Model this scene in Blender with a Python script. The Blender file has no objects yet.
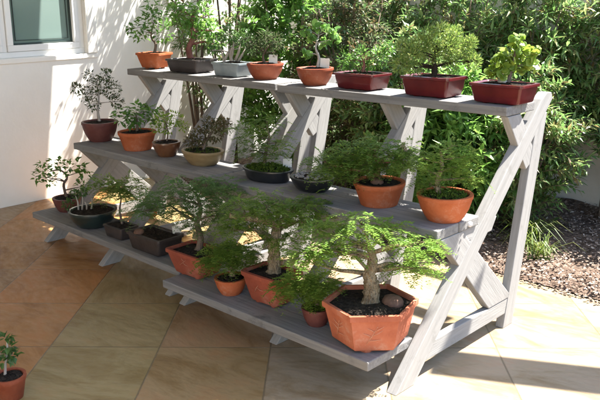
import bpy, math, random
from math import sin, cos, pi, radians
from mathutils import Vector, Matrix

R = random.Random(11)
scene = bpy.context.scene
COL = scene.collection

# ------------------------------------------------------------------ helpers
class MB:
    """collects vertices and faces for ONE mesh object"""
    def __init__(s): s.v = []; s.f = []; s.sm = []
    def add(s, vs, fs, smooth=False):
        n = len(s.v); s.v.extend([tuple(p) for p in vs])
        for f in fs: s.f.append(tuple(i + n for i in f)); s.sm.append(smooth)
    def box(s, x0, x1, y0, y1, z0, z1):
        v = [(x0,y0,z0),(x1,y0,z0),(x1,y1,z0),(x0,y1,z0),(x0,y0,z1),(x1,y0,z1),(x1,y1,z1),(x0,y1,z1)]
        s.add(v, [(0,3,2,1),(4,5,6,7),(0,1,5,4),(1,2,6,5),(2,3,7,6),(3,0,4,7)])
    def prism_x(s, pts, x0, x1):
        """polygon given as (y,z), extruded in x"""
        n = len(pts)
        v = [(x0,p[0],p[1]) for p in pts] + [(x1,p[0],p[1]) for p in pts]
        s.add(v, [tuple(range(n))[::-1], tuple(range(n,2*n))] + [(i,(i+1)%n,n+(i+1)%n,n+i) for i in range(n)])
    def prism_z(s, pts, z0, z1):
        n = len(pts)
        v = [(p[0],p[1],z0) for p in pts] + [(p[0],p[1],z1) for p in pts]
        s.add(v, [tuple(range(n))[::-1], tuple(range(n,2*n))] + [(i,(i+1)%n,n+(i+1)%n,n+i) for i in range(n)])
    def tube(s, pts, rad, seg=8, knob=0.0, rng=R):
        """tapered tube through points"""
        pts = [Vector(p) for p in pts]; n = len(pts); base = len(s.v); vs = []
        up = Vector((0.31, 0.17, 0.93)).normalized()
        for i, p in enumerate(pts):
            t = (pts[min(i+1,n-1)] - pts[max(i-1,0)])
            if t.length < 1e-9: t = Vector((0,0,1))
            t.normalize(); a = t.cross(up)
            if a.length < 1e-3: a = t.cross(Vector((1,0,0)))
            a.normalize(); b = t.cross(a); up = b.cross(t) if False else up
            for k in range(seg):
                th = 2*pi*k/seg; r = rad[i]*(1 + knob*(rng.random()-.5))
                vs.append(p + (a*cos(th) + b*sin(th))*r)
        fs = []
        for i in range(n-1):
            for k in range(seg):
                k2 = (k+1)%seg
                fs.append((i*seg+k, i*seg+k2, (i+1)*seg+k2, (i+1)*seg+k))
        fs.append(tuple(range(seg))[::-1]); fs.append(tuple((n-1)*seg+k for k in range(seg)))
        s.add(vs, fs, True)
    def loft(s, sec, prof, smooth=True, cap0=True, cap1=False, flat=None):
        """sec: list of unit (x,y) section points; prof: list of (sx, sy, z)"""
        n = len(sec); vs = []
        for (a,b,z) in prof: vs += [(x*a, y*b, z) for x,y in sec]
        fs = []
        for i in range(len(prof)-1):
            for k in range(n):
                k2 = (k+1)%n
                fs.append((i*n+k, i*n+k2, (i+1)*n+k2, (i+1)*n+k))
        if cap0: fs.append(tuple(range(n))[::-1])
        if cap1: fs.append(tuple((len(prof)-1)*n+k for k in range(n)))
        s.add(vs, fs, smooth)
    def leaf(s, p, d, nrm, L, W, fold=0.25, tip=0.0):
        """a folded leaf: two halves meeting in the midrib"""
        d = d.normalized(); sd = d.cross(nrm)
        if sd.length < 1e-4: sd = d.cross(Vector((0.3,0.8,0.1)))
        sd.normalize(); n2 = sd.cross(d)
        m = p + d*L*.48 - n2*W*fold*.3; e = p + d*L - n2*L*tip
        l = p + d*L*.42 + sd*W*.5 + n2*W*fold*.5; r = p + d*L*.42 - sd*W*.5 + n2*W*fold*.5
        s.add([p,l,m,r,e],[(0,2,1),(1,2,4),(0,3,2),(3,4,2)])
    def chip(s, p, d, nrm, L, W):
        d = d.normalized(); sd = d.cross(nrm)
        if sd.length < 1e-4: sd = Vector((1,0,0))
        sd.normalize()
        s.add([p, p+d*L*.5+sd*W*.5, p+d*L, p+d*L*.5-sd*W*.5],[(0,1,2,3)])
    def build(s, name, mat, parent=None, bevel=0.0, sharp=None):
        me = bpy.data.meshes.new(name); me.from_pydata(s.v, [], s.f); me.update()
        if any(s.sm):
            me.polygons.foreach_set('use_smooth', s.sm)
        me.materials.append(mat)
        o = bpy.data.objects.new(name, me); COL.objects.link(o)
        if parent: o.parent = parent
        if bevel:
            m = o.modifiers.new('bevel','BEVEL'); m.width = bevel; m.segments = 2; m.limit_method = 'ANGLE'; m.angle_limit = radians(40)
        if sharp is not None:
            me.set_sharp_from_angle(angle=radians(sharp))
        return o

def empty(name, loc=(0,0,0), rz=0.0, label=None, cat=None, group=None):
    o = bpy.data.objects.new(name, None); COL.objects.link(o); o.empty_display_size = .1
    o.location = loc; o.rotation_euler = (0,0,rz)
    if label: tag(o, label, cat, group)
    return o
def tag(o, label=None, cat=None, group=None, kind=None):
    if label: o['label'] = label
    if cat: o['category'] = cat
    if group: o['group'] = group
    if kind: o['kind'] = kind
    return o
def rv(rng=R):
    while True:
        v = Vector((rng.uniform(-1,1), rng.uniform(-1,1), rng.uniform(-1,1)))
        if .01 < v.length < 1: return v

# ------------------------------------------------------------------ materials
def newmat(name):
    m = bpy.data.materials.new(name); m.use_nodes = True
    nt = m.node_tree; nt.nodes.clear()
    out = nt.nodes.new('ShaderNodeOutputMaterial'); return m, nt, out
def N(nt, typ, **kw):
    n = nt.nodes.new(typ)
    for k, v in kw.items():
        if k.startswith('i_'): n.inputs[k[2:].replace('_',' ')].default_value = v
        else: setattr(n, k, v)
    return n
def ramp(nt, stops, interp='LINEAR'):
    r = nt.nodes.new('ShaderNodeValToRGB'); cr = r.color_ramp; cr.interpolation = interp
    while len(cr.elements) < len(stops): cr.elements.new(.5)
    for e, (p, c) in zip(cr.elements, stops): e.position = p; e.color = (*c, 1)
    return r
def leafmat(name, cols, trans=.35, rough=.4, spec=.4):
    m, nt, out = newmat(name); L = nt.links
    g = N(nt,'ShaderNodeNewGeometry')
    n = len(cols); r = ramp(nt, [(i/max(1,n-1), c) for i, c in enumerate(cols)])
    L.new(g.outputs['Random Per Island'], r.inputs[0])
    p = N(nt,'ShaderNodeBsdfPrincipled'); p.inputs['Roughness'].default_value = rough
    p.inputs['Specular IOR Level'].default_value = spec
    L.new(r.outputs[0], p.inputs['Base Color'])
    hs = N(nt,'ShaderNodeHueSaturation'); hs.inputs['Hue'].default_value=.492; hs.inputs['Saturation'].default_value = 1.0; hs.inputs['Value'].default_value = 1.6
    L.new(r.outputs[0], hs.inputs['Color'])
    t = N(nt,'ShaderNodeBsdfTranslucent'); L.new(hs.outputs[0], t.inputs['Color'])
    mx = N(nt,'ShaderNodeMixShader'); mx.inputs[0].default_value = trans
    L.new(p.outputs[0], mx.inputs[1]); L.new(t.outputs[0], mx.inputs[2]); L.new(mx.outputs[0], out.inputs[0])
    return m
def solid(name, cols, rough=.6, scale=8.0, stretch=(1,1,1), bump=.15, bscale=60, spec=.3, coat=0.0, detail=6, bdist=.003, blotch=None, rotx=0.0):
    """noise-varied surface in object coordinates"""
    m, nt, out = newmat(name); L = nt.links
    tc = N(nt,'ShaderNodeTexCoord'); mp = N(nt,'ShaderNodeMapping'); mp.inputs['Scale'].default_value = stretch
    ro = N(nt,'ShaderNodeMapping'); ro.inputs['Rotation'].default_value = (rotx,0,0); L.new(tc.outputs['Object'], ro.inputs[0])
    L.new(ro.outputs[0], mp.inputs[0])
    no = N(nt,'ShaderNodeTexNoise'); no.inputs['Scale'].default_value = scale; no.inputs['Detail'].default_value = detail; no.inputs['Roughness'].default_value=.65
    L.new(mp.outputs[0], no.inputs['Vector'])
    n = len(cols); r = ramp(nt, [(.28 + .44*i/max(1,n-1), c) for i, c in enumerate(cols)])
    L.new(no.outputs['Fac'], r.inputs[0]); colout = r.outputs[0]
    if blotch:
        bc, bs, lo, hi = blotch
        n3 = N(nt,'ShaderNodeTexNoise'); n3.inputs['Scale'].default_value = bs; n3.inputs['Detail'].default_value = 8; n3.inputs['Roughness'].default_value=.7
        L.new(tc.outputs['Object'], n3.inputs['Vector'])
        r3 = ramp(nt, [(lo,(0,0,0)),(hi,(1,1,1))]); L.new(n3.outputs['Fac'], r3.inputs[0])
        mx = N(nt,'ShaderNodeMixRGB'); L.new(r3.outputs[0], mx.inputs[0]); L.new(colout, mx.inputs[1]); mx.inputs[2].default_value = (*bc,1)
        colout = mx.outputs[0]
    p = N(nt,'ShaderNodeBsdfPrincipled'); p.inputs['Roughness'].default_value = rough
    p.inputs['Specular IOR Level'].default_value = spec; p.inputs['Coat Weight'].default_value = coat; p.inputs['Coat Roughness'].default_value=.15
    L.new(colout, p.inputs['Base Color'])
    if bump:
        n2 = N(nt,'ShaderNodeTexNoise'); n2.inputs['Scale'].default_value = bscale; n2.inputs['Detail'].default_value = 5
        L.new(mp.outputs[0], n2.inputs['Vector'])
        b = N(nt,'ShaderNodeBump'); b.inputs['Strength'].default_value = bump; b.inputs['Distance'].default_value = bdist*3
        L.new(n2.outputs['Fac'], b.inputs['Height']); L.new(b.outputs[0], p.inputs['Normal'])
    L.new(p.outputs[0], out.inputs[0])
    return m

M = {}
M['wood_x'] = solid('grey_wood_long', [(.14,.137,.132),(.195,.19,.183),(.24,.234,.225)], .8, 8, (.3,7,7), .35, 26, .15, blotch=((.10,.098,.095),9,.57,.75), bdist=.002)
for nm_, an_ in (('beam',-45.8),('brace',46),('leg',-76),('base',0),('bracket',56)):
    M['wood_'+nm_] = solid('grey_wood_'+nm_, [(.215,.212,.205),(.262,.257,.248),(.30,.294,.283)], .8, 9, (7,.5,9), .22, 24, .12, blotch=((.175,.168,.155),14,.56,.85), bdist=.0018, rotx=radians(an_))
M['terracotta'] = solid('terracotta', [(.28,.065,.022),(.37,.098,.036),(.42,.13,.06)], .8, 9, (1,1,1), .25, 90, .2, blotch=((.45,.30,.22),9,.58,.88))
M['terracotta_pale'] = solid('terracotta_weathered', [(.27,.075,.04),(.35,.11,.06),(.41,.15,.09)], .82, 8, (1,1,1), .3, 80, .2, blotch=((.46,.33,.26),9,.56,.86))
M['terracotta_red'] = solid('terracotta_red', [(.21,.05,.03),(.28,.072,.042),(.34,.10,.06)], .78, 8, (1,1,1), .3, 80, .2, blotch=((.40,.27,.20),9,.57,.86))
M['terracotta_dark'] = solid('terracotta_brown', [(.17,.036,.016),(.24,.056,.024),(.29,.085,.04)], .6, 11, (1,1,1), .2, 90, .35, blotch=((.30,.17,.11),13,.58,.85))
M['red_glaze'] = solid('red_glaze', [(.055,.006,.008),(.085,.008,.010),(.12,.014,.014)], .3, 10, (1,1,1), .06, 60, .4, coat=.25)
M['dark_glaze'] = solid('dark_brown_glaze', [(.018,.014,.013),(.035,.027,.025),(.05,.04,.038)], .45, 10, (1,1,1), .15, 70, .45)
M['black_glaze'] = solid('black_glaze', [(.008,.009,.011),(.014,.016,.018)], .3, 10, (1,1,1), .05, 60, .5, coat=.3)
M['green_black'] = solid('green_black_glaze', [(.008,.016,.015),(.016,.03,.027)], .28, 10, (1,1,1), .05, 60, .5, coat=.4)
M['blue_glaze'] = solid('grey_blue_glaze', [(.16,.20,.215),(.21,.25,.265),(.26,.30,.31)], .4, 14, (1,1,1), .1, 60, .5, coat=.3)
M['maroon'] = solid('maroon_clay', [(.07,.02,.018),(.11,.032,.026),(.14,.05,.04)], .55, 10, (1,1,1), .15, 70, .4)
M['tan_glaze'] = solid('tan_glaze', [(.17,.11,.045),(.24,.165,.075),(.30,.22,.11)], .45, 8, (1,1,3), .1, 60, .45, coat=.2)
M['brown_glaze'] = solid('amber_brown_glaze', [(.06,.022,.01),(.11,.04,.016),(.17,.075,.03)], .28, 12, (1,1,1), .08, 60, .5, coat=.5)
M['soil'] = solid('potting_soil', [(.012,.009,.008),(.028,.022,.017),(.07,.055,.042)], .95, 70, (1,1,1), 1.0, 120, .1, bdist=.006, blotch=((.22,.19,.15),130,.66,.72))
M['moss'] = leafmat('moss', [(.035,.06,.008),(.06,.10,.012),(.09,.12,.02)], .15, .8, .1)
M['bark'] = solid('brown_bark', [(.07,.05,.038),(.14,.105,.08),(.22,.18,.14)], .9, 24, (1,1,.3), .9, 45, .1, bdist=.006)
M['pale_bark'] = solid('pale_bark', [(.10,.075,.045),(.30,.235,.15),(.44,.37,.26)], .92, 60, (1,1,.35), 1.0, 110, .1, bdist=.014, blotch=((.06,.042,.026),75,.56,.68))
M['grey_bark'] = solid('grey_bark', [(.24,.21,.18),(.36,.33,.29),(.46,.43,.38)], .9, 26, (1,1,.4), .7, 45, .1)
M['dark_bark'] = solid('dark_bark', [(.02,.014,.01),(.04,.03,.022)], .9, 26, (1,1,.4), .7, 45, .1)
M['red_bark'] = solid('red_bark', [(.10,.035,.03),(.20,.09,.075),(.27,.16,.14)], .9, 26, (1,1,.4), .7, 45, .1)
M['tag'] = solid('label_plastic', [(.62,.60,.54),(.70,.68,.62)], .5, 12, bump=0)
M['stone'] = solid('stone', [(.30,.27,.23),(.45,.42,.37)], .85, 18, bump=.4)
M['brown_stone'] = solid('brown_stone', [(.08,.045,.03),(.15,.085,.06)], .8, 18, bump=.4)
M['pebble'] = solid('grey_pebble', [(.10,.10,.10),(.30,.30,.29)], .8, 30, bump=.3)
M['bolt'] = solid('galvanised_bolt', [(.55,.55,.56),(.65,.65,.66)], .35, 20, bump=0); 
M['decor'] = solid('pale_clay_relief', [(.44,.22,.14),(.50,.28,.19)], .85, 20, bump=.1)
# foliage
M['lf_feather'] = leafmat('feathery_leaf', [(.09,.17,.03),(.125,.225,.04),(.17,.27,.05),(.22,.31,.065)], .5, .5, .25)
M['lf_feather_blue'] = leafmat('feathery_leaf_cool', [(.08,.165,.05),(.115,.215,.065),(.15,.255,.075)], .5, .5, .25)
M['lf_feather_light'] = leafmat('feathery_leaf_fresh', [(.095,.19,.032),(.13,.24,.042),(.175,.285,.055),(.23,.32,.07)], .5, .5, .25)
M['lf_broad'] = leafmat('broad_leaf', [(.05,.13,.025),(.085,.19,.035),(.13,.25,.05)], .4, .35)
M['lf_dark'] = leafmat('dark_small_leaf', [(.035,.09,.022),(.06,.13,.03),(.09,.16,.045)], .3, .4)
M['lf_grey'] = leafmat('grey_green_leaf', [(.045,.075,.03),(.07,.10,.042),(.09,.085,.05)], .3, .6, .15)
M['lf_yellow'] = leafmat('yellow_green_leaf', [(.11,.20,.025),(.17,.26,.035),(.25,.32,.05)], .4, .45)
M['lf_gold'] = leafmat('golden_needle', [(.10,.18,.035),(.16,.24,.05),(.24,.29,.08)], .4, .5)
M['lf_olive'] = leafmat('olive_brown_leaf', [(.06,.07,.02),(.09,.08,.03),(.12,.085,.04)], .3, .5)
M['lf_lance'] = leafmat('lance_leaf', [(.055,.13,.035),(.09,.185,.05),(.135,.24,.07),(.19,.29,.11),(.22,.27,.09),(.16,.11,.05)], .48, .33, .5)
M['lf_lance_dark'] = leafmat('lance_leaf_dark', [(.05,.11,.03),(.085,.165,.05),(.135,.215,.07),(.17,.19,.07),(.14,.09,.045)], .46, .35, .5)
M['lf_bright'] = leafmat('bright_leaf', [(.08,.19,.04),(.12,.25,.05),(.18,.31,.07)], .45, .4)
M['lf_rust'] = leafmat('rusty_leaf', [(.05,.11,.035),(.08,.14,.04),(.10,.11,.045),(.13,.085,.04)], .35, .5)
M['grass'] = leafmat('grass_blade', [(.07,.13,.02),(.12,.18,.03),(.20,.22,.07)], .35, .5)

# sandstone paving: 0.49 m tiles laid diagonally, every tile its own tint, sunlit side painted paler
def paving():
    m, nt, out = newmat('sandstone_paving'); L = nt.links
    g = N(nt,'ShaderNodeNewGeometry')
    mp = N(nt,'ShaderNodeMapping'); mp.vector_type='POINT'
    mp.inputs['Rotation'].default_value = (0,0,radians(-43.2)); mp.inputs['Scale'].default_value = (1/.49,1/.49,1)
    L.new(g.outputs['Position'], mp.inputs[0])
    # a tile corner sits at world (-2.642, 1.736)
    a = radians(-43.2); cx, cy = -2.642/.49, 1.736/.49
    mp.inputs['Location'].default_value = (-(cx*cos(a)-cy*sin(a)), -(cx*sin(a)+cy*cos(a)), 0)
    fl = N(nt,'ShaderNodeVectorMath', operation='FLOOR'); L.new(mp.outputs[0], fl.inputs[0])
    fr = N(nt,'ShaderNodeVectorMath', operation='FRACTION'); L.new(mp.outputs[0], fr.inputs[0])
    fl2 = N(nt,'ShaderNodeVectorMath', operation='MULTIPLY'); fl2.inputs[1].default_value=(1,1,0); L.new(fl.outputs[0], fl2.inputs[0])
    wn = N(nt,'ShaderNodeTexWhiteNoise'); wn.noise_dimensions='3D'; L.new(fl2.outputs[0], wn.inputs['Vector'])
    # streaky bedding planes: each tile shifted and turned differently
    ad = N(nt,'ShaderNodeVectorMath', operation='MULTIPLY_ADD'); ad.inputs[1].default_value=(37,53,11)
    L.new(wn.outputs['Color'], ad.inputs[0]); L.new(mp.outputs[0], ad.inputs[2])
    vr = N(nt,'ShaderNodeVectorRotate'); vr.rotation_type='Z_AXIS'; L.new(ad.outputs[0], vr.inputs['Vector'])
    an = N(nt,'ShaderNodeMath', operation='MULTIPLY_ADD'); an.inputs[1].default_value=1.3; an.inputs[2].default_value=.2; L.new(wn.outputs['Value'], an.inputs[0]); L.new(an.outputs[0], vr.inputs['Angle'])
    st = N(nt,'ShaderNodeMapping'); st.inputs['Scale'].default_value=(.8,1.9,1); L.new(vr.outputs[0], st.inputs[0])
    no = N(nt,'ShaderNodeTexNoise'); no.inputs['Scale'].default_value=1.5; no.inputs['Detail'].default_value=12; no.inputs['Roughness'].default_value=.68; no.inputs['Distortion'].default_value=.7
    L.new(st.outputs[0], no.inputs['Vector'])
    r1 = ramp(nt, [(.25,(.12,.072,.035)),(.40,(.19,.145,.08)),(.52,(.245,.205,.135)),(.62,(.26,.195,.125)),(.72,(.235,.14,.075)),(.85,(.19,.085,.045))])
    L.new(no.outputs['Fac'], r1.inputs[0])
    r2 = ramp(nt, [(0,(1.10,1.03,.70)),(.22,(1.16,1.02,.74)),(.34,(1.22,.92,.72)),(.5,(1.12,.98,.78)),(.72,(1.08,.92,.86)),(.85,(1.30,.86,.50)),(1,(1.36,.76,.38))])
    dt = N(nt,'ShaderNodeVectorMath', operation='DOT_PRODUCT'); dt.inputs[1].default_value=(.176187,.01663,0); L.new(fl2.outputs[0], dt.inputs[0])
    jt = N(nt,'ShaderNodeMath', operation='MULTIPLY_ADD'); jt.inputs[1].default_value=.16; jt.inputs[2].default_value=.2376; L.new(wn.outputs['Value'], jt.inputs[0])
    ad2 = N(nt,'ShaderNodeMath', operation='ADD'); L.new(dt.outputs['Value'], ad2.inputs[0]); L.new(jt.outputs[0], ad2.inputs[1])
    fc = N(nt,'ShaderNodeMath', operation='FRACT'); L.new(ad2.outputs[0], fc.inputs[0]); L.new(fc.outputs[0], r2.inputs[0])
    mu = N(nt,'ShaderNodeMixRGB', blend_type='MULTIPLY'); mu.inputs[0].default_value=1; L.new(r1.outputs[0], mu.inputs[1])
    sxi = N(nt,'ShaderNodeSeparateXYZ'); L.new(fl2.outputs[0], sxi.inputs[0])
    gt = N(nt,'ShaderNodeMath', operation='GREATER_THAN'); gt.inputs[1].default_value = .5; L.new(sxi.outputs[0], gt.inputs[0])  # right-hand tiles get a paler tint that stands in for sunlight
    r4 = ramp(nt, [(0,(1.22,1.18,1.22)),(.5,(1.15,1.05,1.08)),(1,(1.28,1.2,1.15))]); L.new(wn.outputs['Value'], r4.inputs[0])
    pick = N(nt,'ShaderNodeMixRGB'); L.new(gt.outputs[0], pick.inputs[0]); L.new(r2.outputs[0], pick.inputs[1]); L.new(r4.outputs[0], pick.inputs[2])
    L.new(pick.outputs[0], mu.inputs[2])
    # joints
    sx = N(nt,'ShaderNodeSeparateXYZ'); L.new(fr.outputs[0], sx.inputs[0])
    def edge(sock):
        s1 = N(nt,'ShaderNodeMath', operation='SUBTRACT'); s1.inputs[0].default_value=1; L.new(sock, s1.inputs[1])
        mn = N(nt,'ShaderNodeMath', operation='MINIMUM'); L.new(sock, mn.inputs[0]); L.new(s1.outputs[0], mn.inputs[1]); return mn
    e = N(nt,'ShaderNodeMath', operation='MINIMUM'); L.new(edge(sx.outputs[0]).outputs[0], e.inputs[0]); L.new(edge(sx.outputs[1]).outputs[0], e.inputs[1])
    er = ramp(nt, [(.0,(.8,.8,.8)),(.003,(.7,.7,.7)),(.010,(0,0,0))]); L.new(e.outputs[0], er.inputs[0])
    gm = N(nt,'ShaderNodeMixRGB'); L.new(er.outputs[0], gm.inputs[0]); L.new(mu.outputs[0], gm.inputs[1]); gm.inputs[2].default_value=(.12,.095,.06,1)
    p = N(nt,'ShaderNodeBsdfPrincipled'); L.new(gm.outputs[0], p.inputs['Base Color']); p.inputs['Specular IOR Level'].default_value=.35
    n2 = N(nt,'ShaderNodeTexNoise'); n2.inputs['Scale'].default_value=9; n2.inputs['Detail'].default_value=6; L.new(st.outputs[0], n2.inputs['Vector'])
    rr = ramp(nt, [(.3,(.28,.28,.28)),(.7,(.55,.55,.55))]); L.new(n2.outputs['Fac'], rr.inputs[0]); L.new(rr.outputs[0], p.inputs['Roughness'])
    sb = N(nt,'ShaderNodeMath', operation='SUBTRACT'); L.new(n2.outputs['Fac'], sb.inputs[0]); L.new(er.outputs[0], sb.inputs[1])
    b = N(nt,'ShaderNodeBump'); b.inputs['Strength'].default_value=.35; b.inputs['Distance'].default_value=.006; L.new(sb.outputs[0], b.inputs['Height']); L.new(b.outputs[0], p.inputs['Normal'])
    L.new(p.outputs[0], out.inputs[0]); return m
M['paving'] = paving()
M['plaster'] = solid('cream_plaster', [(.74,.72,.67),(.78,.76,.71),(.81,.79,.75)], .9, 2.5, bump=.12, bscale=45, spec=.2)
M['trim'] = solid('white_window_paint', [(.76,.76,.75),(.80,.80,.79)], .5, 5, bump=.05)
M['garden_wall'] = solid('garden_wall_plaster', [(.50,.46,.38),(.60,.56,.48),(.66,.62,.54)], .9, 2.0, bump=.35, bscale=40, spec=.2)
M['mulch'] = solid('bark_mulch', [(.07,.05,.037),(.15,.105,.08),(.24,.18,.145)], .95, 22, (1,1,1), 1.0, 60, .1, bdist=.01)
M['chip'] = leafmat('bark_chip', [(.10,.07,.053),(.20,.145,.112),(.31,.24,.195),(.44,.37,.31)], .02, .9, .1)
M['soil_ground'] = solid('garden_earth', [(.05,.05,.03),(.10,.085,.05)], .95, 3, bump=.4, bscale=20)
M['roof'] = solid('roof_boards', [(.50,.48,.44),(.56,.54,.50)], .8, 6, (1,8,1), .2, 30)
def glassmat():
    m, nt, out = newmat('aqua_window_glass'); L = nt.links
    p = N(nt,'ShaderNodeBsdfPrincipled'); tc = N(nt,'ShaderNodeTexCoord'); no = N(nt,'ShaderNodeTexNoise'); no.inputs['Scale'].default_value=1.5
    L.new(tc.outputs['Object'], no.inputs['Vector']); r = ramp(nt, [(.3,(.15,.215,.20)),(.7,(.19,.26,.24))]); L.new(no.outputs['Fac'], r.inputs[0])
    L.new(r.outputs[0], p.inputs['Base Color']); p.inputs['Roughness'].default_value=.12; p.inputs['Specular IOR Level'].default_value=.6; L.new(p.outputs[0], out.inputs[0]); return m
M['glass'] = glassmat()
M['rubber'] = solid('dark_gasket', [(.03,.045,.042),(.04,.055,.05)], .6, 10, bump=0)

# ------------------------------------------------------------------ setting
def struct(name, mb, mat): 
    o = mb.build(name, mat); o['kind'] = 'structure'; return o
g = MB(); g.add([(-300,-300,-.012),(300,-300,-.012),(300,300,-.012),(-300,300,-.012)],[(0,1,2,3)]); struct('ground', g, M['soil_ground'])
BED = 3.547
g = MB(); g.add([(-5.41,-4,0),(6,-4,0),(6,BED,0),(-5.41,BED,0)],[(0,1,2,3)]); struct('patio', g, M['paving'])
# mulch bed: gently uneven sheet
g = MB(); nx, ny = 120, 24
for j in range(ny+1):
    for i in range(nx+1):
        x = -5.405 + (8.4)*i/nx; y = BED + (4.995-BED)*j/ny
        z = .006 + (.02*sin(x*3.1+y*2)+.02*sin(x*7.7-y*5)+R.uniform(0,.025)+.03)*min(1,j/3)
        g.v.append((x,y,z))
for j in range(ny):
    for i in range(nx):
        a = j*(nx+1)+i; g.f.append((a,a+1,a+nx+2,a+nx+1)); g.sm.append(True)
struct('mulch_bed', g, M['mulch'])
g = MB()
for k in range(22000):
    y = BED - .02 + (1.44)*R.random()**1.15; x = R.uniform(-3.4,-.2) if k < 18000 else R.uniform(-5.3,-3.4)
    z = .03 + .035*min(1,(y-BED)/.18) + R.uniform(0,.03)
    d = Vector((R.uniform(-1,1),R.uniform(-1,1),R.uniform(-.25,.25))); n = Vector((R.uniform(-.5,.5),R.uniform(-.5,.5),1))
    L_ = R.uniform(.006,.028); g.chip(Vector((x,y,z)), d, n, L_, L_*R.uniform(.3,.7))
for k in range(260):
    x = R.uniform(-3,-1); y = BED - abs(R.gauss(0,.035)) + .01
    g.chip(Vector((x,y,.006)), Vector((R.uniform(-1,1),R.uniform(-1,1),.05)), Vector((0,0,1)), R.uniform(.012,.03), R.uniform(.008,.014))
o = g.build('bark_chips', M['chip']); tag(o, 'loose brown bark chips and fallen leaves covering the garden bed', 'bark mulch', kind='stuff')

# house: left wall with window, patio roof
WX = -5.412
house = empty('house', (WX, 0, 0), 0, 'cream plastered house wall at left with a white framed window and patio roof', 'house')
wy0, wy1, wz0, wz1 = 1.10, 3.055, 1.085, 2.25
g = MB()
g.box(-.22,0, -4, wy0, 0, 2.95); g.box(-.22,0, wy1, 7.0, 0, 2.95); g.box(-.22,0, wy0, wy1, 0, wz0); g.box(-.22,0, wy0, wy1, wz1, 2.95)
g.build('wall', M['plaster'], house)
g = MB(); g.box(.0,.012,-4,BED,.0,.07)
g = MB()   # white frame, set back 4 cm from the wall face
fx0, fx1 = -.10, -.035
def ringyz(m, x0, x1, y0, y1, z0, z1, w):
    m.box(x0,x1,y0,y1,z0,z0+w); m.box(x0,x1,y0,y1,z1-w,z1); m.box(x0,x1,y0,y0+w,z0+w,z1-w); m.box(x0,x1,y1-w,y1,z0+w,z1-w)
win = None
wf = MB(); ringyz(wf, fx0, fx1, wy0, wy1, wz0, wz1, .042); wf.box(fx0,fx1,2.40,2.435,wz0+.042,wz1-.042)
win = wf.build('window', M['trim'], house, bevel=.004)
for (a,b) in ((wy0+.044,2.398),(2.437,wy1-.044)):
    s = MB(); ringyz(s, -.085, -.022, a, b, wz0+.044, wz1-.044, .045); s.build('sash', M['trim'], win, bevel=.004)
    s = MB(); ringyz(s, -.062,-.05, a+.046, b-.046, wz0+.090, wz1-.090, .012); ringyz(s, -.062,-.056, a+.075, b-.075, wz0+.119, wz1-.119, .005); s.build('gasket', M['rubber'], win)
    s = MB(); s.add([(-.064,a+.03,wz0+.075),(-.064,b-.03,wz0+.075),(-.064,b-.03,wz1-.075),(-.064,a+.03,wz1-.075)],[(0,1,2,3)]); s.build('pane', M['glass'], win)
s = MB(); s.box(-.10,.012, wy0-.02, wy1+.085, wz0-.04, wz0-.002); s.build('sill', M['plaster'], win, bevel=.006)
s = MB(); s.box(.001,.018, wy1+.0, wy1+.085, wz0-.0, 2.33); s.box(.001,.018, wy0-.085, wy0, wz0, 2.33); s.box(.001,.018, wy0, wy1, wz1, 2.33); s.build('surround', M['plaster'], win, bevel=.004)
SX, SY = .28, .56        # sun direction is (SX, SY, 1)
g = MB(); rp = [(-5.405,3.01),(-4.68,4.08),(-4.30,4.0),(-4.05,3.70),(-.995,3.69),(-1.03,3.66),(-1.17,3.316),(-1.30,3.20),(-1.43,3.0),(-1.40,2.6),(-1.30,-4),(-5.405,-4)]  # out of view; roof outline and beam shaped to throw the patio's shade edges
g.prism_z([(x-WX,y) for x,y in rp][::-1], 2.6, 2.70); g.build('roof', M['roof'], house)
g = MB(); d = Vector((.8746,.4848)); n = Vector((-d.y,d.x)); a = Vector((-.97,3.90)); b = a + d*2.6
hw = .112
g.prism_z([(p.x-WX,p.y) for p in (a-n*hw, b-n*hw, b+n*hw, a+n*hw)], 2.57, 2.598); g.build('roof_beam', M['roof'], house)
g = MB(); c = b - d*.1; g.box(c.x-WX-.05,c.x-WX+.05,c.y-.05,c.y+.05,0,2.568); g.build('roof_post', M['roof'], house)
for yy in (4.29, 4.765):
    g = MB(); g.box(.002, 4.262, yy-.05, yy+.05, 2.6, 2.625); g.build('shade_batten', M['roof'], house)  # unseen boards added to lay thin shade strips behind the stands
g = MB(); g.box(.002, 8, -4.2, -4.0, 0, 2.7); g.build('wall', M['plaster'], house)  # unseen wall behind the camera, added to darken the shaded paving

gw = empty('garden_wall', (0,5.0,0), 0, 'plain cream garden wall behind the shrubs along the mulch bed', 'wall')
g = MB(); g.box(-5.19,6,0,.2,0,1.62); g.build('wall', M['garden_wall'], gw)
g = MB(); g.box(-5.19,6,-.03,.23,1.622,1.68); g.build('coping', M['garden_wall'], gw, bevel=.01)

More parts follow.
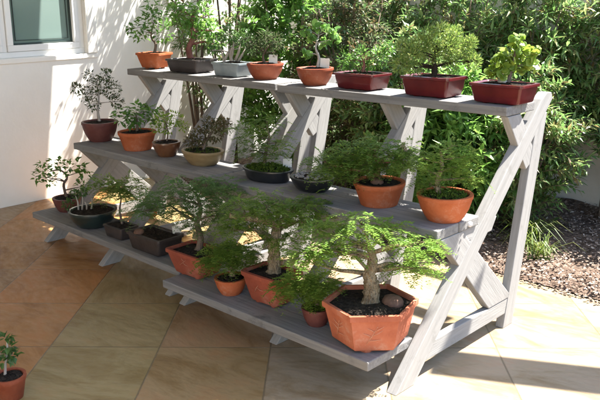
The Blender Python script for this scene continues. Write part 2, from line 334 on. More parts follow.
# ------------------------------------------------------------------ plant stands
def make_stand(loc, rz, label, ends, bz, by):
    root = empty('plant_stand', loc, rz, label, 'plant stand', 'grey wooden three-tier plant stands')
    # local: x = 0 right-hand frame; y measured from world y = 2.05
    Y = lambda y: y - 2.05
    for i in range(3):
        x = -.6526*i
        def part(name, pts, half, mat='base'):
            m = MB(); m.prism_x([(Y(a),z) for a,z in pts], x-half, x+half); return m.build(name, M['wood_'+mat], root, bevel=.003)
        part('slanted_beam', [(2.115,0),(2.235,0),(3.285,1.025),(3.27,1.055),(3.225,1.058),(3.18,1.03)], .0235, 'beam')
        part('back_leg', [(2.935,0),(3.02,0),(3.245,.965),(3.155,.965)], .0205, 'leg')
        part('base_beam', [(2.30,.068),(2.95,.068),(2.97,.139),(2.36,.139)], .0175)
        part('brace', [(2.40,.556),(2.56,.556),(3.0,.141),(2.80,.141)], .0195, 'brace')
        part('shelf_bracket', [(2.885,.986),(3.0,.986),(3.165,.775),(3.075,.725)], .0185, 'bracket')
        part('shelf_batten', [(2.40,.5585),(2.84,.5585),(2.80,.50),(2.46,.50)], .0145)
    for name, y0, y1, z0, z1, k in (('shelf',by,by+.29,bz-.038,bz,0),('shelf',2.37,2.672,.559,.600,1),('shelf',2.868,3.118,.989,1.030,2)):
        x0, x1 = ends[k]
        m = MB(); ym = y0 + (y1-y0)*.52
        m.box(x0,x1,Y(y0),Y(ym)-.0015,z0,z1); m.box(x0+R.uniform(-.004,.004),x1+R.uniform(-.004,.004),Y(ym)+.0015,Y(y1),z0,z1-.001)
        sh = m.build(name, M['wood_x'], root, bevel=.004)
        if k == 1:
            for xx in (x1, ):
                b_ = MB(); b_.tube([(xx,Y(2.60),.578),(xx+.012,Y(2.60),.578)],[.013,.011],10); b_.build('bolt', M['bolt'], sh)
    return root
make_stand((-1.6514,2.05,0), math.atan(.0229), 'grey wooden three-tier stand at the right with its end frame in sunlight', [(-1.30,-.026),(-1.365,.021),(-1.36,.021)], .165, 2.005)
make_stand((-3.111,2.05-.0086,0), math.atan(.0064), 'grey wooden three-tier stand at the left, beside the house wall', [(-1.415,.14),(-1.318,.075),(-1.42,.045)], .180, 2.098)

# ------------------------------------------------------------------ pots
def sec_circle(n=36): return [(cos(2*pi*k/n), sin(2*pi*k/n)) for k in range(n)]
def sec_poly(n, rot=0): return [(cos(2*pi*k/n+rot), sin(2*pi*k/n+rot)) for k in range(n)]
def sec_rect(asp, rc=.18, seg=5):
    """rounded rectangle, unit half sizes; asp = ly/lx keeps the corner round"""
    pts = []; rx = rc*min(1,asp); ry = rc*min(1,asp)/asp
    for q,(sx,sy) in enumerate(((1,1),(-1,1),(-1,-1),(1,-1))):
        for k in range(seg+1):
            th = pi/2*q + pi/2*k/seg
            pts.append((sx*(1-rx)+rx*cos(th), sy*(1-ry)+ry*sin(th)))
    return pts
def sec_hex(asp=1): return sec_poly(6, 0)
LAT = Vector((.7071,.7071,0)); DEP = Vector((-.7071,.7071,0)); UP = Vector((0,0,1))

def make_pot(root, sec, a, b, h, mat, kind='bowl', rim=.012, foot=True, facet=False, soil='soil', mound=.012):
    """a,b half sizes at the rim, h height"""
    m = MB(); t = min(.014, a*.14)
    if kind == 'bowl':     # round-bellied
        pr = [(.58,.0),(.60,.004),(.72,.18),(.86,.45),(.95,.75),(.965,.86)]
    elif kind == 'flower': # straight tapered flower pot with a banded rim
        pr = [(.70,0),(.715,.01),(.93,.74),(.935,.745)]
    elif kind == 'tray':   # shallow, nearly straight
        pr = [(.80,.06),(.83,.1),(.90,.5),(.94,.84)]
    elif kind == 'hex':
        pr = [(.76,.07),(.79,.1),(.87,.5),(.945,.85)]
    elif kind == 'taper':
        pr = [(.66,.08),(.69,.11),(.84,.55),(.93,.85)]
    prof = [(a*k, b*k, h*z) for k,z in pr]
    k = pr[-1][0]
    if rim:
        prof += [(a, b, h*.865),(a*1.005,b*1.005,h*.93),(a,b,h*.995),(a-.004,b-.004,h)]
    else:
        prof += [(a,b,h*.98),(a-.003,b-.003,h)]
    prof += [(a-t,b-t,h),(a-t-.003,b-t-.003,h*.97),(a*.86-t,b*.86-t,h*.5)]
    m.loft(sec, prof, True)
    if foot:
        for sx,sy in ((1,1),(1,-1),(-1,1),(-1,-1)):
            kf = .60*pr[0][0]*(1 if len(sec)<30 and len(sec)>8 else .82); fx, fy = a*kf*sx, b*kf*sy
            m.loft(sec_circle(8), [(.12*a,.12*a,0),(.14*a,.14*a,h*.05),(.14*a,.14*a,h*.13)], True)
            n = len(m.v)
            for i in range(n-24,n): v = m.v[i]; m.v[i] = (v[0]+fx, v[1]+fy, v[2])
    pot = m.build('pot', M[mat], root, sharp=38)
    # soil: slightly mounded, lumpy
    sm = MB(); zt = h*.90; rings = 6; n = len(sec); vs=[]; fs=[]
    for r_ in range(rings,0,-1):
        q = r_/rings
        for (x,y) in sec: vs.append((x*(a-t-.001)*q, y*(b-t-.001)*q, zt + mound*(1-q*q) + (R.uniform(-.003,.004) if r_<rings else 0)))
    vs.append((0,0,zt+mound))
    for r_ in range(rings-1):
        for k in range(n): fs.append((r_*n+k, r_*n+(k+1)%n, (r_+1)*n+(k+1)%n, (r_+1)*n+k))
    for k in range(n): fs.append(((rings-1)*n+k,(rings-1)*n+(k+1)%n, rings*n))
    sm.add(vs,fs,True); sm.build('soil', M['soil'], root)
    return zt + mound*.8

def moss_cover(root, a, b, z, hgt, mat='moss', n=900, name='moss'):
    m = MB()
    for k in range(n):
        r = math.sqrt(R.random()); th = R.uniform(0,2*pi); x, y = a*r*cos(th), b*r*sin(th)
        zz = z + hgt*(1-r*r)*(.75+.25*sin(x*90)*sin(y*80))
        d = Vector((R.uniform(-1,1),R.uniform(-1,1),R.uniform(.3,1.2)))
        m.chip(Vector((x,y,zz-.003)), d, rv(), R.uniform(.008,.017), R.uniform(.004,.008))
    return m.build(name, M[mat], root)

# ------------------------------------------------------------------ bonsai foliage
def frond(m, p, d, L, n, ll, lw, droop=.3):
    d = d.normalized(); sd = d.cross(UP)
    if sd.length < .05: sd = Vector((1,0,0))
    sd.normalize()
    for i in range(n):
        t = (i+.6)/n; q = p + d*L*t - UP*(droop*L*t*t)
        w = ll*(1.05-.65*abs(t-.4)*1.3)
        nrm = (UP + rv()*.45)
        for s_ in (1,-1):
            dd = sd*s_ + d*.55 + UP*R.uniform(-.25,.15)
            m.chip(q, dd, nrm, w*R.uniform(.85,1.15), lw)
    m.chip(p + d*L*.9 - UP*droop*L*.8, d, UP, ll, lw)
def clump(m, c, r, style, dens=1.0):
    """fill a flattened pad of foliage at c with leaves of the style"""
    if style == 'feather':
        r *= 1.28; n = int(100*dens*max(.6,(r/.06))**1.7)
        for k in range(n):
            v = rv(); v *= 1.0 if R.random()<.75 else 1.45; p = c + Vector((v.x*r, v.y*r, v.z*r*.62))
            d = Vector((v.x,v.y,0))*.9 + rv()*.8; d.z = d.z*.4 + .15
            L_ = R.uniform(.045,.085); frond(m, p, d, L_, R.randint(8,11), R.uniform(.014,.023), R.uniform(.0048,.0075), R.uniform(.25,.9))
    elif style == 'needle':
        n = int(700*dens*max(.5,(r/.06))**1.8)
        for k in range(n):
            v = rv(); p = c + v*r; d = v + rv()*.8 + UP*.3
            m.chip(p, d, rv(), R.uniform(.013,.024), R.uniform(.004,.007))
    elif style == 'broad':
        n = int(62*dens*max(.5,(r/.06))**1.9)
        for k in range(n):
            v = rv(); p = c + v*r; d = Vector((v.x,v.y,v.z*.4)) + rv()*.7
            L_ = R.uniform(.026,.045); m.leaf(p, d, UP+rv()*.6, L_, L_*R.uniform(.5,.68), .3, R.uniform(0,.3))
    elif style == 'round':
        n = int(55*dens*max(.5,(r/.06))**1.9)
        for k in range(n):
            v = rv(); p = c + v*r; d = v + rv()*.7; nr = (UP*.6+rv()).normalized()
            L_ = R.uniform(.022,.04)
            a = d.cross(nr); 
            if a.length < 1e-3: continue
            a.normalize(); b = nr.cross(a)
            m.add([p + (a*cos(t)+b*sin(t))*L_*.5 + nr*(.003 if j%2 else 0) for j,t in enumerate([2*pi*j/8 for j in range(8)])],[tuple(range(8))])
    elif style == 'small':
        n = int(300*dens*max(.5,(r/.06))**1.9)
        for k in range(n):
            v = rv(); p = c + v*r; d = v + rv()*.8
            L_ = R.uniform(.014,.026); m.leaf(p, d, UP+rv()*.7, L_, L_*R.uniform(.4,.6), .3, .1)

F = 762.4
def bonsai(name, loc, rz, label, cat, k, rim, sec, a, b, h, potmat, kind, clumps, leaf, style, trunk=None, bark='bark',
           dens=1.0, tagpos=None, rimw=.012, foot=True, moss=None, group=None, tr=.012, extra=None, mound=.012, depth=.55, branch=True, name2=None):
    """k: metres per picture pixel at the pot; clumps as (px right, px up, px radius) from the rim centre"""
    root = empty(name, loc, 0, label, cat, group or 'bonsai in pots on the stands')
    pr = empty  # pots are turned by rotating their section
    h -= .68*(a+b)/2*(1.5-loc[2])/(k*F)*.8
    zs = make_pot(root, sec, a, b, h, potmat, kind, rimw, foot, mound=mound)
    for ch in root.children: ch.rotation_euler = (0,0,rz)
    if moss: 
        o = moss_cover(root, a*.86, b*.86, h*.9, moss[0], n=moss[1], mat=moss[2] if len(moss)>2 else 'moss'); o.rotation_euler=(0,0,rz)
    W = lambda x,y,dd=0: LAT*(x*k) + UP*(h + y*k) + DEP*dd
    cs = [(W(x,y,R.uniform(-1,1)*depth*r*k*1.2), r*k) for x,y,r in clumps]
    if trunk:
        pts = [W(x,y,dd) for x,y,dd in [(t+(0,))[:3] for t in trunk]]; pts[0].z = zs - .012
        # smooth + wiggle
        fine = []
        for i in range(len(pts)-1):
            for q in range(8):
                t = q/8; p0 = pts[max(i-1,0)]; p1 = pts[i]; p2 = pts[i+1]; p3 = pts[min(i+2,len(pts)-1)]
                fine.append(.5*((2*p1)+(p2-p0)*t+(2*p0-5*p1+4*p2-p3)*t*t+(3*p1-p0-3*p2+p3)*t**3))
        fine.append(pts[-1]); nn = len(fine)
        rad = [tr*(1.75 if i==0 else 1.32 if i==1 else 1.12 if i==2 else 1)*(1-.62*i/(nn-1)) for i in range(nn)]
        m = MB(); m.tube(fine, rad, 12, .34 if bark=='pale_bark' else .2)
        if branch:
            for c, r in cs:
                # from nearest lower trunk point to the pad centre
                best = min(range(nn), key=lambda i: (fine[i]-c).length + (2*max(0, fine[i].z - c.z + .01)) + (.05 if i < nn//3 else 0))
                p = fine[best]; mid = p.lerp(c,.5) + rv()*(c-p).length*.14 + UP*(c-p).length*.08
                r0 = min(rad[best]*.55, .011); m.tube([p, p.lerp(mid,.6)+rv()*.004, mid, c], [r0, r0*.8, r0*.62, r0*.25], 6, .2)
                for q in range(4):
                    e = c + Vector((R.uniform(-1,1),R.uniform(-1,1),R.uniform(-.3,.6)))*r*.8; m.tube([mid.lerp(c,.6), c.lerp(e,.5)+rv()*r*.12, e],[r0*.3,r0*.2,.0008],4)
        m.build('trunk', M[bark], root)
    if clumps:
        m = MB()
        for c, r in cs: clump(m, c, r, style, dens)
        m.build('foliage', M[leaf], root)
    if tagpos:
        for (x,y,w_,h_) in tagpos:
            m = MB(); m.box(-w_/2,w_/2,-.001,.001,-.03,h_); o = m.build('label_tag', M['tag'], root); p = W(x,y, -.0); o.location = (p.x,p.y,p.z); o.rotation_euler = (R.uniform(-.15,.15),R.uniform(-.1,.1),radians(40)+R.uniform(-.3,.3))
    if extra: extra(root, zs, W)
    return root

def pebbles(n, rad, mat='stone', name='pebble'):
    def f(root, zs, W):
        for i in range(n):
            th = R.uniform(0,2*pi); r = rad[0]*math.sqrt(R.random()); s_ = R.uniform(rad[2],rad[3])
            m = MB(); m.loft(sec_circle(8), [(s_*.5,s_*.5,-s_*.4),(s_,s_*.8,0),(s_*.75,s_*.6,s_*.45),(s_*.2,s_*.2,s_*.6)], True, cap1=True)
            o = m.build(name, M[mat], root); o.location = (r*cos(th), r*rad[1]/rad[0]*sin(th), zs + s_*.1); o.rotation_euler = (R.uniform(-.3,.3),R.uniform(-.3,.3),R.uniform(0,6))
    return f
def at_stone(x, y, s_, mat='stone', dd=0, nm='stone'):
    def f(root, zs, W):
        m = MB(); m.loft(sec_circle(10), [(s_*.9,s_*.8,-.02),(s_,s_*.85,s_*.2),(s_*.8,s_*.65,s_*.55),(s_*.35,s_*.3,s_*.72)], True, cap1=True)
        o = m.build(nm, M[mat], root); p = W(x,y,dd); o.location = (p.x,p.y,zs); o.rotation_euler=(0,0,R.uniform(0,6))
    return f

def strokes(root, face_pts, mat='decor', name='leaf_relief', r=.0011):
    m = MB()
    for a_, b_ in face_pts: m.tube([a_, (Vector(a_)+Vector(b_))/2 + rv()*.003, b_], [r*.7, r, r*.35], 6)
    return m.build(name, M[mat], root)

C36 = sec_circle(40)
# ---- top shelf
Zt, Zm, Zb, Zl = 1.030, .600, .165, .180
bonsai('bonsai', (-4.40,2.985,Zt), radians(14), 'orange terracotta pot with thin broad-leaved bonsai, on the top shelf nearest the house wall', 'bonsai', 5.15/F, 0,
    sec_rect(.72), .105,.078,.112,'terracotta','taper', [(-13,21,10),(0,33,11),(10,19,9),(2,43,9),(-22,23,5),(14,32,7)], 'lf_broad','broad', [(0,0),(2,8),(-2,16),(1,28)], 'bark', .8, tr=.011)
bonsai('bonsai', (-3.985,2.985,Zt), radians(6), 'low dark brown tray with thick-trunked bright green bonsai on the top shelf', 'bonsai', 4.78/F, 0,
    sec_rect(.66), .150,.099,.092,'dark_glaze','tray', [(-6,44,12),(11,42,15),(20,28,11),(-14,48,9),(24,14,7),(3,30,9)], 'lf_bright','broad', [(0,0),(-2,10),(3,22),(2,36),(6,48)], 'red_bark', 1.35, tr=.022)
def snags(root, zs, W):
    m = MB()
    for (x,y,x2,y2) in ((-8,0,-12,16),(-3,0,2,20),(4,0,14,14),(-8,6,-2,15),(3,5,9,20)):
        p=W(x,y); p.z=max(p.z-.02,zs-.02); e=W(x2,y2,R.uniform(-.02,.02)); m.tube([p,(p+e)/2+rv()*.012,e],[.011,.008,.003],7,.3)
    m.build('bare_stem', M['grey_bark'], root)
bonsai('bonsai', (-3.575,2.985,Zt), radians(2), 'grey-blue glazed rectangular pot with gnarled pale stems on the top shelf', 'bonsai', 4.51/F, 0,
    sec_rect(.58), .124,.072,.090,'blue_glaze','tray', [(-14,20,8),(-2,29,9),(13,24,9),(4,17,6),(18,14,5),(-20,12,5)], 'lf_dark','small', [(0,0),(-2,8),(2,18)], 'grey_bark', .9, tr=.013, extra=snags)
bonsai('bonsai', (-3.30,3.0,Zt), 0, 'round brown terracotta bowl with pale label tag, right next to the grey-blue pot', 'bonsai', 4.40/F, 0,
    C36, .108,.108,.098,'terracotta_dark','bowl', [(-9,14,8),(1,23,9),(12,21,8),(-15,22,6),(6,10,5)], 'lf_grey','small', [(0,0),(-2,7),(3,16)], 'bark', 1.0, tagpos=[(8,3,.05,.03)], foot=False, tr=.010)
bonsai('bonsai', (-2.865,2.965,Zt), 0, 'brown terracotta bowl with whitish trunk, bright leaves and label tag beside red pots', 'bonsai', 4.02/F, 0,
    C36, .101,.101,.098,'terracotta_dark','bowl', [(-9,36,6),(3,41,6),(17,36,8),(11,24,6),(-8,14,5),(22,28,5),(-2,30,4)], 'lf_bright','round', [(2,0),(4,10),(1,20),(4,32)], 'grey_bark', .95, tagpos=[(10,4,.05,.028)], foot=True, tr=.0095)
bonsai('bonsai', (-2.548,2.985,Zt), radians(1), 'dark red rectangular pot with low sparse bonsai, leftmost of the three red pots', 'bonsai', 3.79/F, 0,
    sec_rect(.62), .134,.083,.090,'red_glaze','tray', [(-18,12,8),(0,19,7),(17,16,10),(8,8,6),(-8,7,6),(26,24,6)], 'lf_broad','small', [(0,0),(2,8),(0,14)], 'red_bark', 1.0, tr=.010)
bonsai('bonsai', (-2.105,2.98,Zt), radians(2), 'dark red rectangular pot with dense rounded yellow-green bonsai, middle of the three red pots', 'bonsai', 3.47/F, 0,
    sec_rect(.64), .136,.087,.104,'red_glaze','tray', [(-24,22,12),(-6,40,9),(6,46,8),(20,40,9),(30,26,12),(0,24,12),(-34,12,9),(14,28,11),(-14,32,10),(40,14,8),(-20,8,7),(18,12,8),(38,34,6),(-32,30,6)], 'lf_gold','needle', [(0,0),(1,8),(0,16),(3,26)], 'dark_bark', .95, tr=.016)
bonsai('bonsai', (-1.735,2.985,Zt), radians(1), 'dark red rectangular pot with round yellow-green leaves and pale stone', 'bonsai', 3.23/F, 0,
    sec_rect(.62), .132,.083,.096,'red_glaze','tray', [(4,25,12),(18,28,11),(-8,22,9),(12,42,8),(26,18,8),(-4,11,7),(14,14,8),(30,32,6),(-14,12,6)], 'lf_yellow','round', [(4,0),(6,10),(8,20),(10,36)], 'bark', 1.1, tr=.010, extra=at_stone(-2,2,.022,'stone'))
# ---- middle shelf
bonsai('bonsai', (-4.375,2.52,Zm), 0, 'dark maroon round pot with a sparse grey-green upright bonsai, leftmost on the middle shelf', 'bonsai', 4.87/F, 0,
    C36, .116,.116,.138,'maroon','bowl', [(-14,28,8),(2,36,9),(15,32,9),(-4,18,7),(20,20,6),(-22,34,5),(10,46,6),(-8,46,5)], 'lf_grey','small', [(0,0),(-1,12),(1,24),(0,40)], 'grey_bark', .75, foot=False, tr=.010)
bonsai('bonsai', (-3.945,2.52,Zm), 0, 'bright orange terracotta flower pot with bushy leafy plant beside the dark maroon pot', 'bonsai', 4.57/F, 0,
    C36, .115,.115,.124,'terracotta','flower', [(-13,16,9),(2,20,10),(14,18,9),(-3,10,7),(20,10,6)], 'lf_broad','broad', [(0,0),(1,8),(0,16)], 'bark', 1.1, foot=False, tr=.010)
bonsai('bonsai', (-3.64,2.52,Zm), 0, 'small amber-brown glazed round pot with thin yellowish seedling tree on the middle shelf', 'bonsai', 4.38/F, 0,
    C36, .083,.083,.094,'brown_glaze','bowl', [(-3,22,8),(9,24,8),(3,12,5),(-10,14,5),(18,16,5)], 'lf_yellow','small', [(0,0),(2,10),(0,20)], 'bark', .6, foot=False, tr=.006)
bonsai('bonsai', (-3.30,2.52,Zm), radians(8), 'tan glazed oval bowl with olive-brown twiggy bonsai on the middle shelf', 'bonsai', 4.12/F, 0,
    C36, .132,.098,.094,'tan_glaze','bowl', [(-3,12,10),(12,18,11),(22,25,8),(-12,8,7),(6,28,6)], 'lf_olive','small', [(0,0),(4,8),(10,18)], 'bark', 1.0, foot=False, tr=.011, moss=(.012,500))
bonsai('bonsai', (-2.765,2.515,Zm), radians(5), 'black shallow oval tray with a mossy mound, feathery green shoots and a label tag', 'bonsai', 3.75/F, 0,
    C36, .150,.098,.078,'black_glaze','tray', [(-8,31,12),(10,26,10),(-18,18,9),(0,48,9),(4,14,8),(-24,40,7)], 'lf_feather','feather', [(-4,0),(-2,14),(2,30),(0,44)], 'bark', .42, foot=False, tr=.010, moss=(.03,1700), tagpos=[(20,2,.045,.035)])
bonsai('bonsai', (-2.452,2.515,Zm), radians(5), 'black oval bowl filled with grey pebbles and no tree on the middle shelf', 'pot', 3.55/F, 0,
    C36, .118,.094,.080,'black_glaze','bowl', [], 'lf_dark','small', None, foot=False, extra=pebbles(46,(.088,.07,.007,.014),'pebble'))
bonsai('bonsai', (-2.063,2.535,Zm), 0, 'orange terracotta pot with stubby reddish stump and wide flat feathery foliage, middle shelf', 'bonsai', 3.29/F, 0,
    C36, .114,.114,.120,'terracotta','flower', [(-50,18,14),(-28,28,15),(-6,34,14),(14,22,14),(-36,10,11),(26,30,10),(-14,18,12),(32,16,8)], 'lf_feather','feather', [(-2,0),(-3,8),(-1,18),(-6,28)], 'red_bark', .7, foot=False, tr=.022, extra=at_stone(-3,2,.03,'brown_stone',-.03))
bonsai('bonsai', (-1.715,2.53,Zm), 0, 'wide orange terracotta bowl with mossy soil and sparse bonsai, rightmost on the middle shelf', 'bonsai', 3.05/F, 0,
    C36, .114,.114,.128,'terracotta','bowl', [(-15,22,8),(10,26,9),(-4,42,9),(24,16,7),(-16,8,6),(-22,36,7),(8,50,7),(18,38,6)], 'lf_feather_light','feather', [(-6,0),(-8,14),(-4,28),(-6,44)], 'pale_bark', .5, foot=False, tr=.013, moss=(.022,1000))
# ---- bottom shelf
bonsai('bonsai', (-4.39,2.255,Zl), 0, 'small reddish-brown round pot with a curved-trunk leafy bonsai, leftmost on the bottom shelf', 'bonsai', 4.95/F, 0,
    C36, .090,.090,.102,'maroon','bowl', [(-20,28,8),(-8,34,8),(10,31,9),(-14,18,6),(16,10,7),(-26,20,5),(20,26,6)], 'lf_broad','broad', [(0,0),(-2,12),(2,20),(-4,27),(-14,26)], 'bark', .8, foot=False, tr=.010)
def sticks(root, zs, W):
    m = MB()
    for (x,y,x2,y2) in ((-14,0,-16,15),(-11,0,-9,17),(-6,0,-7,8),(-2,0,0,12)):
        p=W(x,y); p.z=zs-.02; m.tube([p,W((x+x2)/2+1,y2*.5),W(x2,y2)],[.006,.005,.003],6)
    m.build('bare_stem', M['grey_bark'], root)
bonsai('bonsai', (-3.975,2.20,Zl), 0, 'wide low greenish-black glossy round bowl with a few bare stems on the bottom shelf', 'bonsai', 4.56/F, 0,
    C36, .143,.143,.120,'green_black','bowl', [(-17,16,4),(-9,18,4),(-24,5,5)], 'lf_dark','small', None, foot=False, extra=sticks)
bonsai('bonsai', (-3.655,2.19,Zl), radians(2), 'small dark brown rectangular tray with a wispy conifer seedling beside the greenish-black bowl', 'bonsai', 4.36/F, 0,
    sec_rect(.68), .092,.062,.084,'dark_glaze','tray', [(-8,36,10),(8,38,10),(0,30,7),(16,30,7),(-16,42,7)], 'lf_feather','feather', [(2,0),(0,14),(2,26),(0,36)], 'bark', .55, tr=.007)
bonsai('bonsai', (-3.315,2.19,Zl), radians(2), 'large dark rectangular tray of bare soil with a white label tag on the bottom shelf', 'pot', 4.07/F, 0,
    sec_rect(.60), .146,.088,.118,'dark_glaze','tray', [], 'lf_dark','small', None, tagpos=[(22,0,.045,.035)], extra=at_stone(-16,2,.03,'brown_stone'))
root = bonsai('bonsai', (-2.895,2.145,Zb), radians(2), 'red-brown rectangular pot with engraved front and wide bluish feathery foliage beside dark soil tray', 'bonsai', 3.75/F, 0,
    sec_rect(.70), .134,.094,.150,'terracotta_red','taper', [(-40,48,13),(-18,40,13),(6,48,14),(27,58,14),(-14,62,11),(30,32,9),(2,24,7),(-50,40,9),(14,66,10)], 'lf_feather_blue','feather', [(2,0),(5,12),(2,26),(6,40),(4,54)], 'bark', .55, tr=.019)
strokes(root, [((-.03,-.082,.06),(.03,-.088,.10)),((.0,-.085,.08),(.04,-.083,.07)),((.01,-.086,.09),(-.01,-.087,.105))])
bonsai('bonsai', (-2.58,2.10,Zb), 0, 'small bright orange round pot with feathery green tuft between two larger terracotta pots', 'bonsai', 3.54/F, 0,
    C36, .076,.076,.094,'terracotta','bowl', [(-8,16,9),(8,24,10),(-1,30,9),(16,14,6),(-14,22,6)], 'lf_feather','feather', [(2,0),(1,8),(2,18)], 'pale_bark', .95, foot=False, tr=.015)
root = bonsai('bonsai', (-2.365,2.16,Zb), radians(3), 'terracotta box pot with thick rough trunk reaching one long branch to the left', 'bonsai', 3.40/F, 0,
    sec_rect(.74,.30,2), .120,.090,.168,'terracotta_red','taper', [(-26,62,13),(-2,68,14),(24,62,14),(45,48,12),(-22,42,10),(14,34,10),(-38,44,8),(38,66,10),(8,52,10)], 'lf_feather','feather', [(2,0),(3,16),(2,30),(6,44),(-4,52),(-26,56),(-40,58)], 'pale_bark', .58, tr=.030)
strokes(root, [((-.03,-.078,.06),(.0,-.083,.10)),((-.01,-.081,.085),(.03,-.081,.08))])
bonsai('bonsai', (-2.055,2.125,Zb), 0, 'tiny reddish pot overflowing with bright moss beside the large hexagonal pot', 'bonsai', 3.20/F, 0,
    C36, .064,.064,.092,'maroon','bowl', [(-17,22,11),(3,24,10),(14,16,7),(-28,18,7),(-8,14,8)], 'lf_feather','feather', [(0,0),(0,8),(-2,18)], 'pale_bark', 1.0, foot=False, tr=.011, moss=(.02,700))
def hexdecor(root, zs, W):
    # bamboo sprays incised on the two front faces
    a0 = root
    for ang in HEXFACES:
        n_ = Vector((cos(ang),sin(ang),0)); t_ = Vector((-sin(ang),cos(ang),0)); ap = .190*.866; ph = HEXH
        def P(u,v): return n_*(ap*(.775+.2*v/.2) + .0015) + t_*u + UP*(v*ph/.2)
        S_ = [(-.03,.06,.005,.15),(.005,.15,.012,.165),(-.008,.11,.03,.14),(-.01,.10,-.045,.125),(-.02,.08,.025,.085),(.0,.13,-.03,.155),(.0,.135,.035,.165)]
        strokes(root, [(P(u,v),P(u2,v2)) for u,v,u2,v2 in S_], name='bamboo_relief', r=.0011)
HEXFACES = []; HEXH = .150
HR = radians(-13.3)
root = bonsai('bonsai', (-1.80,2.165,Zb), HR, 'large hexagonal terracotta pot with bamboo relief, thick pale trunk and brown stone', 'bonsai', 2.96/F, 0,
    sec_poly(6), .190,.190,.215,'terracotta_pale','hex', [(-42,70,14),(-14,80,13),(16,70,12),(42,58,13),(-34,50,10),(30,36,9),(50,34,9),(-54,56,9),(56,60,8),(-8,62,9),(-66,48,11),(-58,38,8)], 'lf_feather_light','feather', [(0,0),(1,14),(-1,26),(2,40),(0,54)], 'pale_bark', .5, tr=.036, extra=lambda r_,zs,W: at_stone(22,4,.045,'brown_stone',-.02)(r_,zs,W))
# relief on the two faces that look towards the patio
for fi in range(6):
    ang = HR + radians(30+60*fi); nrm = Vector((cos(ang),sin(ang)))
    if nrm.dot(Vector((.64,-.77))) > .45:
        HEXFACES.append(ang)
hexdecor(root, 0, None)

# floor pot at the lower left
bonsai('bonsai', (-2.70,1.085,0), 0, 'small red clay pot with a spindly seedling standing alone on the paving at lower left', 'potted seedling', 2.92/F, 0,
    C36, .064,.064,.112,'terracotta_dark','flower', [(-2,16,4),(3,30,4),(1,40,4),(-6,24,3),(6,22,3)], 'lf_dark','broad', [(-4,0),(-2,12),(1,24),(2,40)], 'grey_bark', .9, foot=False, tr=.006, group='seedling on the floor')
# little pots on the paving behind the left stand
def small_pot(loc, r, h, mat, label):
    t = empty('flower_pot', loc, 0, label, 'pot', 'small pots behind the stands'); make_pot(t, C36, r, r, h, mat, 'flower', .01, False); return t
small_pot((-4.42,2.90,0), .052,.085,'terracotta','small empty terracotta pot on the sunny paving behind the left stand')
small_pot((-3.66,2.62,0), .06,.10,'tan_glaze','small tan pot on the paving behind the dark soil tray')

# ------------------------------------------------------------------ shrubs in the bed
def shrub(x, y, h, rx, ry, nshoot, leaf, L0, W0, label, cat='shrub', z0=.15, droop=.5, lps=22, name='shrub', seed=0, top=1.0):
    rng = random.Random(seed); root = empty(name, (x,y,.03), 0, label, cat, 'shrubs in the mulch bed')
    fol = MB(); st = MB()
    def rr(): 
        while True:
            v = Vector((rng.uniform(-1,1),rng.uniform(-1,1),rng.uniform(-1,1)))
            if .01 < v.length < 1: return v
    nst = 5 if name == 'young_tree' else 12; stems = []
    for k in range(nst):
        th = rng.uniform(0,2*pi); e = Vector((rx*.6*cos(th), ry*.6*sin(th), h*rng.uniform(.55,.95)))
        b0 = Vector((rng.uniform(-.06,.06),rng.uniform(-.06,.06),-.05)); mid = Vector((e.x*.3,e.y*.3,e.z*.5)) + rr()*.05
        st.tube([b0, mid, e], [.013,.010,.003], 6, .15); stems.append((b0,mid,e))
    for k in range(nshoot):
        v = rr(); v = v.normalized()*(v.length**.45)
        zc = z0 + (h-z0)*(.5+.5*v.z); f = (1 - .35*abs(v.z))
        c = Vector((v.x*rx*f, v.y*ry*f, zc))
        d = Vector((v.x,v.y,.2+.4*rng.random())) + rr()*.6; d.normalize()
        SL = rng.uniform(.14,.3); side = d.cross(UP); 
        if side.length < .05: side = Vector((1,0,0))
        side.normalize(); up2 = side.cross(d)
        tipd = droop*rng.uniform(.4,1.3)
        p0 = c - d*SL*.5
        q0 = p0; q1 = p0 + d*SL*.5; q2 = p0 + d*SL - UP*tipd*SL*.5
        st.tube([q0,q1 - UP*tipd*SL*.1,q2],[.003,.0022,.001],4)
        for i in range(lps):
            t = (i+rng.random())/lps; p = p0 + d*SL*t - UP*tipd*SL*.5*t*t
            a = i*2.4 + rng.uniform(-.4,.4)
            out = side*cos(a) + up2*sin(a)
            ld = out*.85 + d*(.5+.5*t) - UP*droop*rng.uniform(.1,.8)
            l = L0*.80*rng.uniform(.6,1.2)
            fol.leaf(p, ld, UP + rr()*.5, l, W0*.80*rng.uniform(.75,1.2), .3, rng.uniform(0,.35))
    fol.build('foliage', M[leaf], root); st.build('stem', M['bark'], root)
    return root
#     x     y    h    rx  ry  shoots  leaf
shrub(-5.02,4.12,2.35,.28,.46,200,'lf_lance_dark',.085,.026,'dark leafy shrub beside the house wall casting dappled shadow on it', seed=1, z0=.3)
shrub(-4.40,4.25,1.70,.44,.42,420,'lf_bright',.085,.042,'bright green broad-leaved shrub behind the left end of the stands', seed=2)
shrub(-3.75,4.22,1.50,.45,.40,420,'lf_rust',.065,.024,'rusty brown and green fine-leaved shrub behind the grey-blue pot', seed=3)
shrub(-3.98,4.78,1.70,.5,.20,240,'lf_lance_dark',.09,.028,'tall dark shrub against the garden wall behind the left stand', seed=4)
shrub(-3.20,4.76,1.70,.5,.20,264,'lf_lance',.095,.026,'tall green lance-leaved shrub against the garden wall behind the middle of the stands', seed=5)
shrub(-3.12,4.15,1.22,.42,.40,320,'lf_lance',.085,.028,'mid green shrub behind the second tagged terracotta bowl', seed=6)
shrub(-2.68,4.02,.98,.42,.36,440,'lf_bright',.11,.036,'low glossy bright shrub seen under the top shelf of the right stand', seed=7, z0=.08)
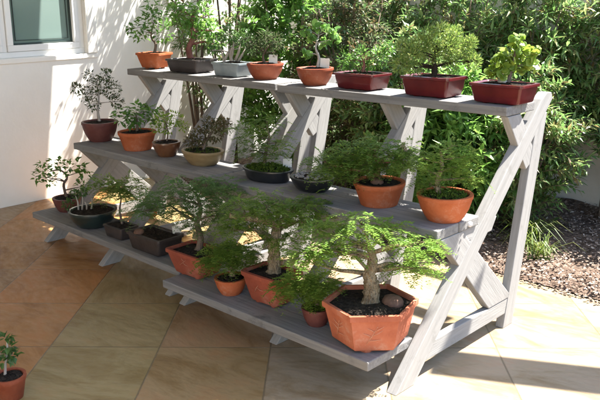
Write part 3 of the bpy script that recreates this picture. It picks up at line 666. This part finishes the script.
shrub(-2.56,4.70,1.66,.46,.24,304,'lf_lance',.10,.024,'tall arching shrub with drooping lance leaves behind the middle red pot', seed=8, droop=.9)
shrub(-2.30,4.22,1.05,.36,.34,304,'lf_lance',.08,.024,'bushy green shrub behind the right end frame of the stand', seed=9, z0=.08)
shrub(-1.98,4.78,1.56,.42,.18,216,'lf_lance',.11,.021,'weeping narrow-leaved shrub in front of the pale garden wall at upper right', seed=10, z0=.5, droop=1.1)
shrub(-1.42,4.80,1.52,.40,.16,184,'lf_lance',.105,.021,'narrow-leaved shrub at the far right with pale wall showing through it', seed=12, z0=.6, droop=1.1)
shrub(-.70,4.78,1.5,.45,.18,184,'lf_lance',.10,.022,'narrow-leaved shrub beyond the right edge along the wall', seed=13, z0=.4, droop=.8)
shrub(-5.12,3.90,2.5,.22,.36,42,'lf_lance_dark',.07,.026,'slender young tree with thin bare stems added to dapple the house wall', cat='young tree', name='young_tree', seed=31, z0=1.72)  # put in for leaf shadows on the plaster; crown is out of view
# grass tufts at the edge of the bed
def tuft(x, y, n, h, label, seed):
    rng = random.Random(seed); root = empty('grass_tuft', (x,y,.02), 0, label, 'grass tuft', 'grass tufts at the bed edge'); m = MB()
    for k in range(n):
        th = rng.uniform(0,2*pi); lean = rng.uniform(.2,1.1); hh = h*rng.uniform(.5,1.1); b0 = Vector((rng.gauss(0,.035),rng.gauss(0,.035),0))
        d = Vector((cos(th),sin(th),0)); sd = Vector((-sin(th),cos(th),0)); w = rng.uniform(.003,.006)
        pts = [b0, b0+UP*hh*.6+d*lean*hh*.25, b0+UP*hh*.85+d*lean*hh*.7, b0+UP*hh*(.9-.3*lean)+d*lean*hh*1.1]
        vs=[]; 
        for i,p in enumerate(pts): vs += [p-sd*w*(1-i/3.2), p+sd*w*(1-i/3.2)]
        m.add(vs, [(0,1,3,2),(2,3,5,4),(4,5,7,6)])
    m.build('blades', M['grass'], root)
tuft(-2.08,3.92,150,.24,'light green strappy grass tuft beside the back leg of the right stand',21)
tuft(-1.93,3.80,90,.17,'smaller yellowing grass tuft at the paving edge in front of the larger tuft',22)

# ------------------------------------------------------------------ light, sky, camera
sv = Vector((SX,SY,1)).normalized()
sl = bpy.data.lights.new('sun','SUN'); sl.energy = 5.0; sl.angle = radians(.53); sl.color = (1,.95,.87)
so = bpy.data.objects.new('sun', sl); COL.objects.link(so); so.rotation_euler = sv.to_track_quat('Z','Y').to_euler(); so.location=(2,4,8)
w = bpy.data.worlds.new('World'); scene.world = w; w.use_nodes = True; nt = w.node_tree
bg = nt.nodes['Background']; sky = nt.nodes.new('ShaderNodeTexSky'); sky.sky_type = 'NISHITA'; sky.sun_disc = False
sky.sun_elevation = math.asin(sv.z); sky.sun_rotation = math.atan2(SX,SY); sky.altitude = 50; sky.air_density=1.0; sky.dust_density=1.0
nt.links.new(sky.outputs[0], bg.inputs['Color']); bg.inputs['Strength'].default_value = .10

f, p, yaw, roll, cy = 762.4019, 13.30030, .24346, -.76441, -24.3210
p = radians(p); a = radians(135+yaw); c_, s_ = cos(radians(roll)), sin(radians(roll))
fw = Vector((cos(p)*cos(a), cos(p)*sin(a), -sin(p))); r0 = Vector((sin(a),-cos(a),0)); u0 = r0.cross(fw)
r1 = r0*c_ + u0*s_; u1 = u0*c_ - r0*s_
cam = bpy.data.cameras.new('camera'); co = bpy.data.objects.new('camera', cam); COL.objects.link(co); scene.camera = co
mw = Matrix((r1,u1,-fw)).transposed().to_4x4(); mw.translation = (0,0,1.5); co.matrix_world = mw
cam.sensor_width = 36; cam.lens = f/600*36; cam.shift_y = cy/600; cam.clip_start = .05; cam.clip_end = 1000
vs = scene.view_settings; vs.view_transform = 'Standard'; vs.look = 'None'; vs.gamma = 1; vs.use_curve_mapping = False; vs.exposure = 2.38
scene.render.engine = 'CYCLES'
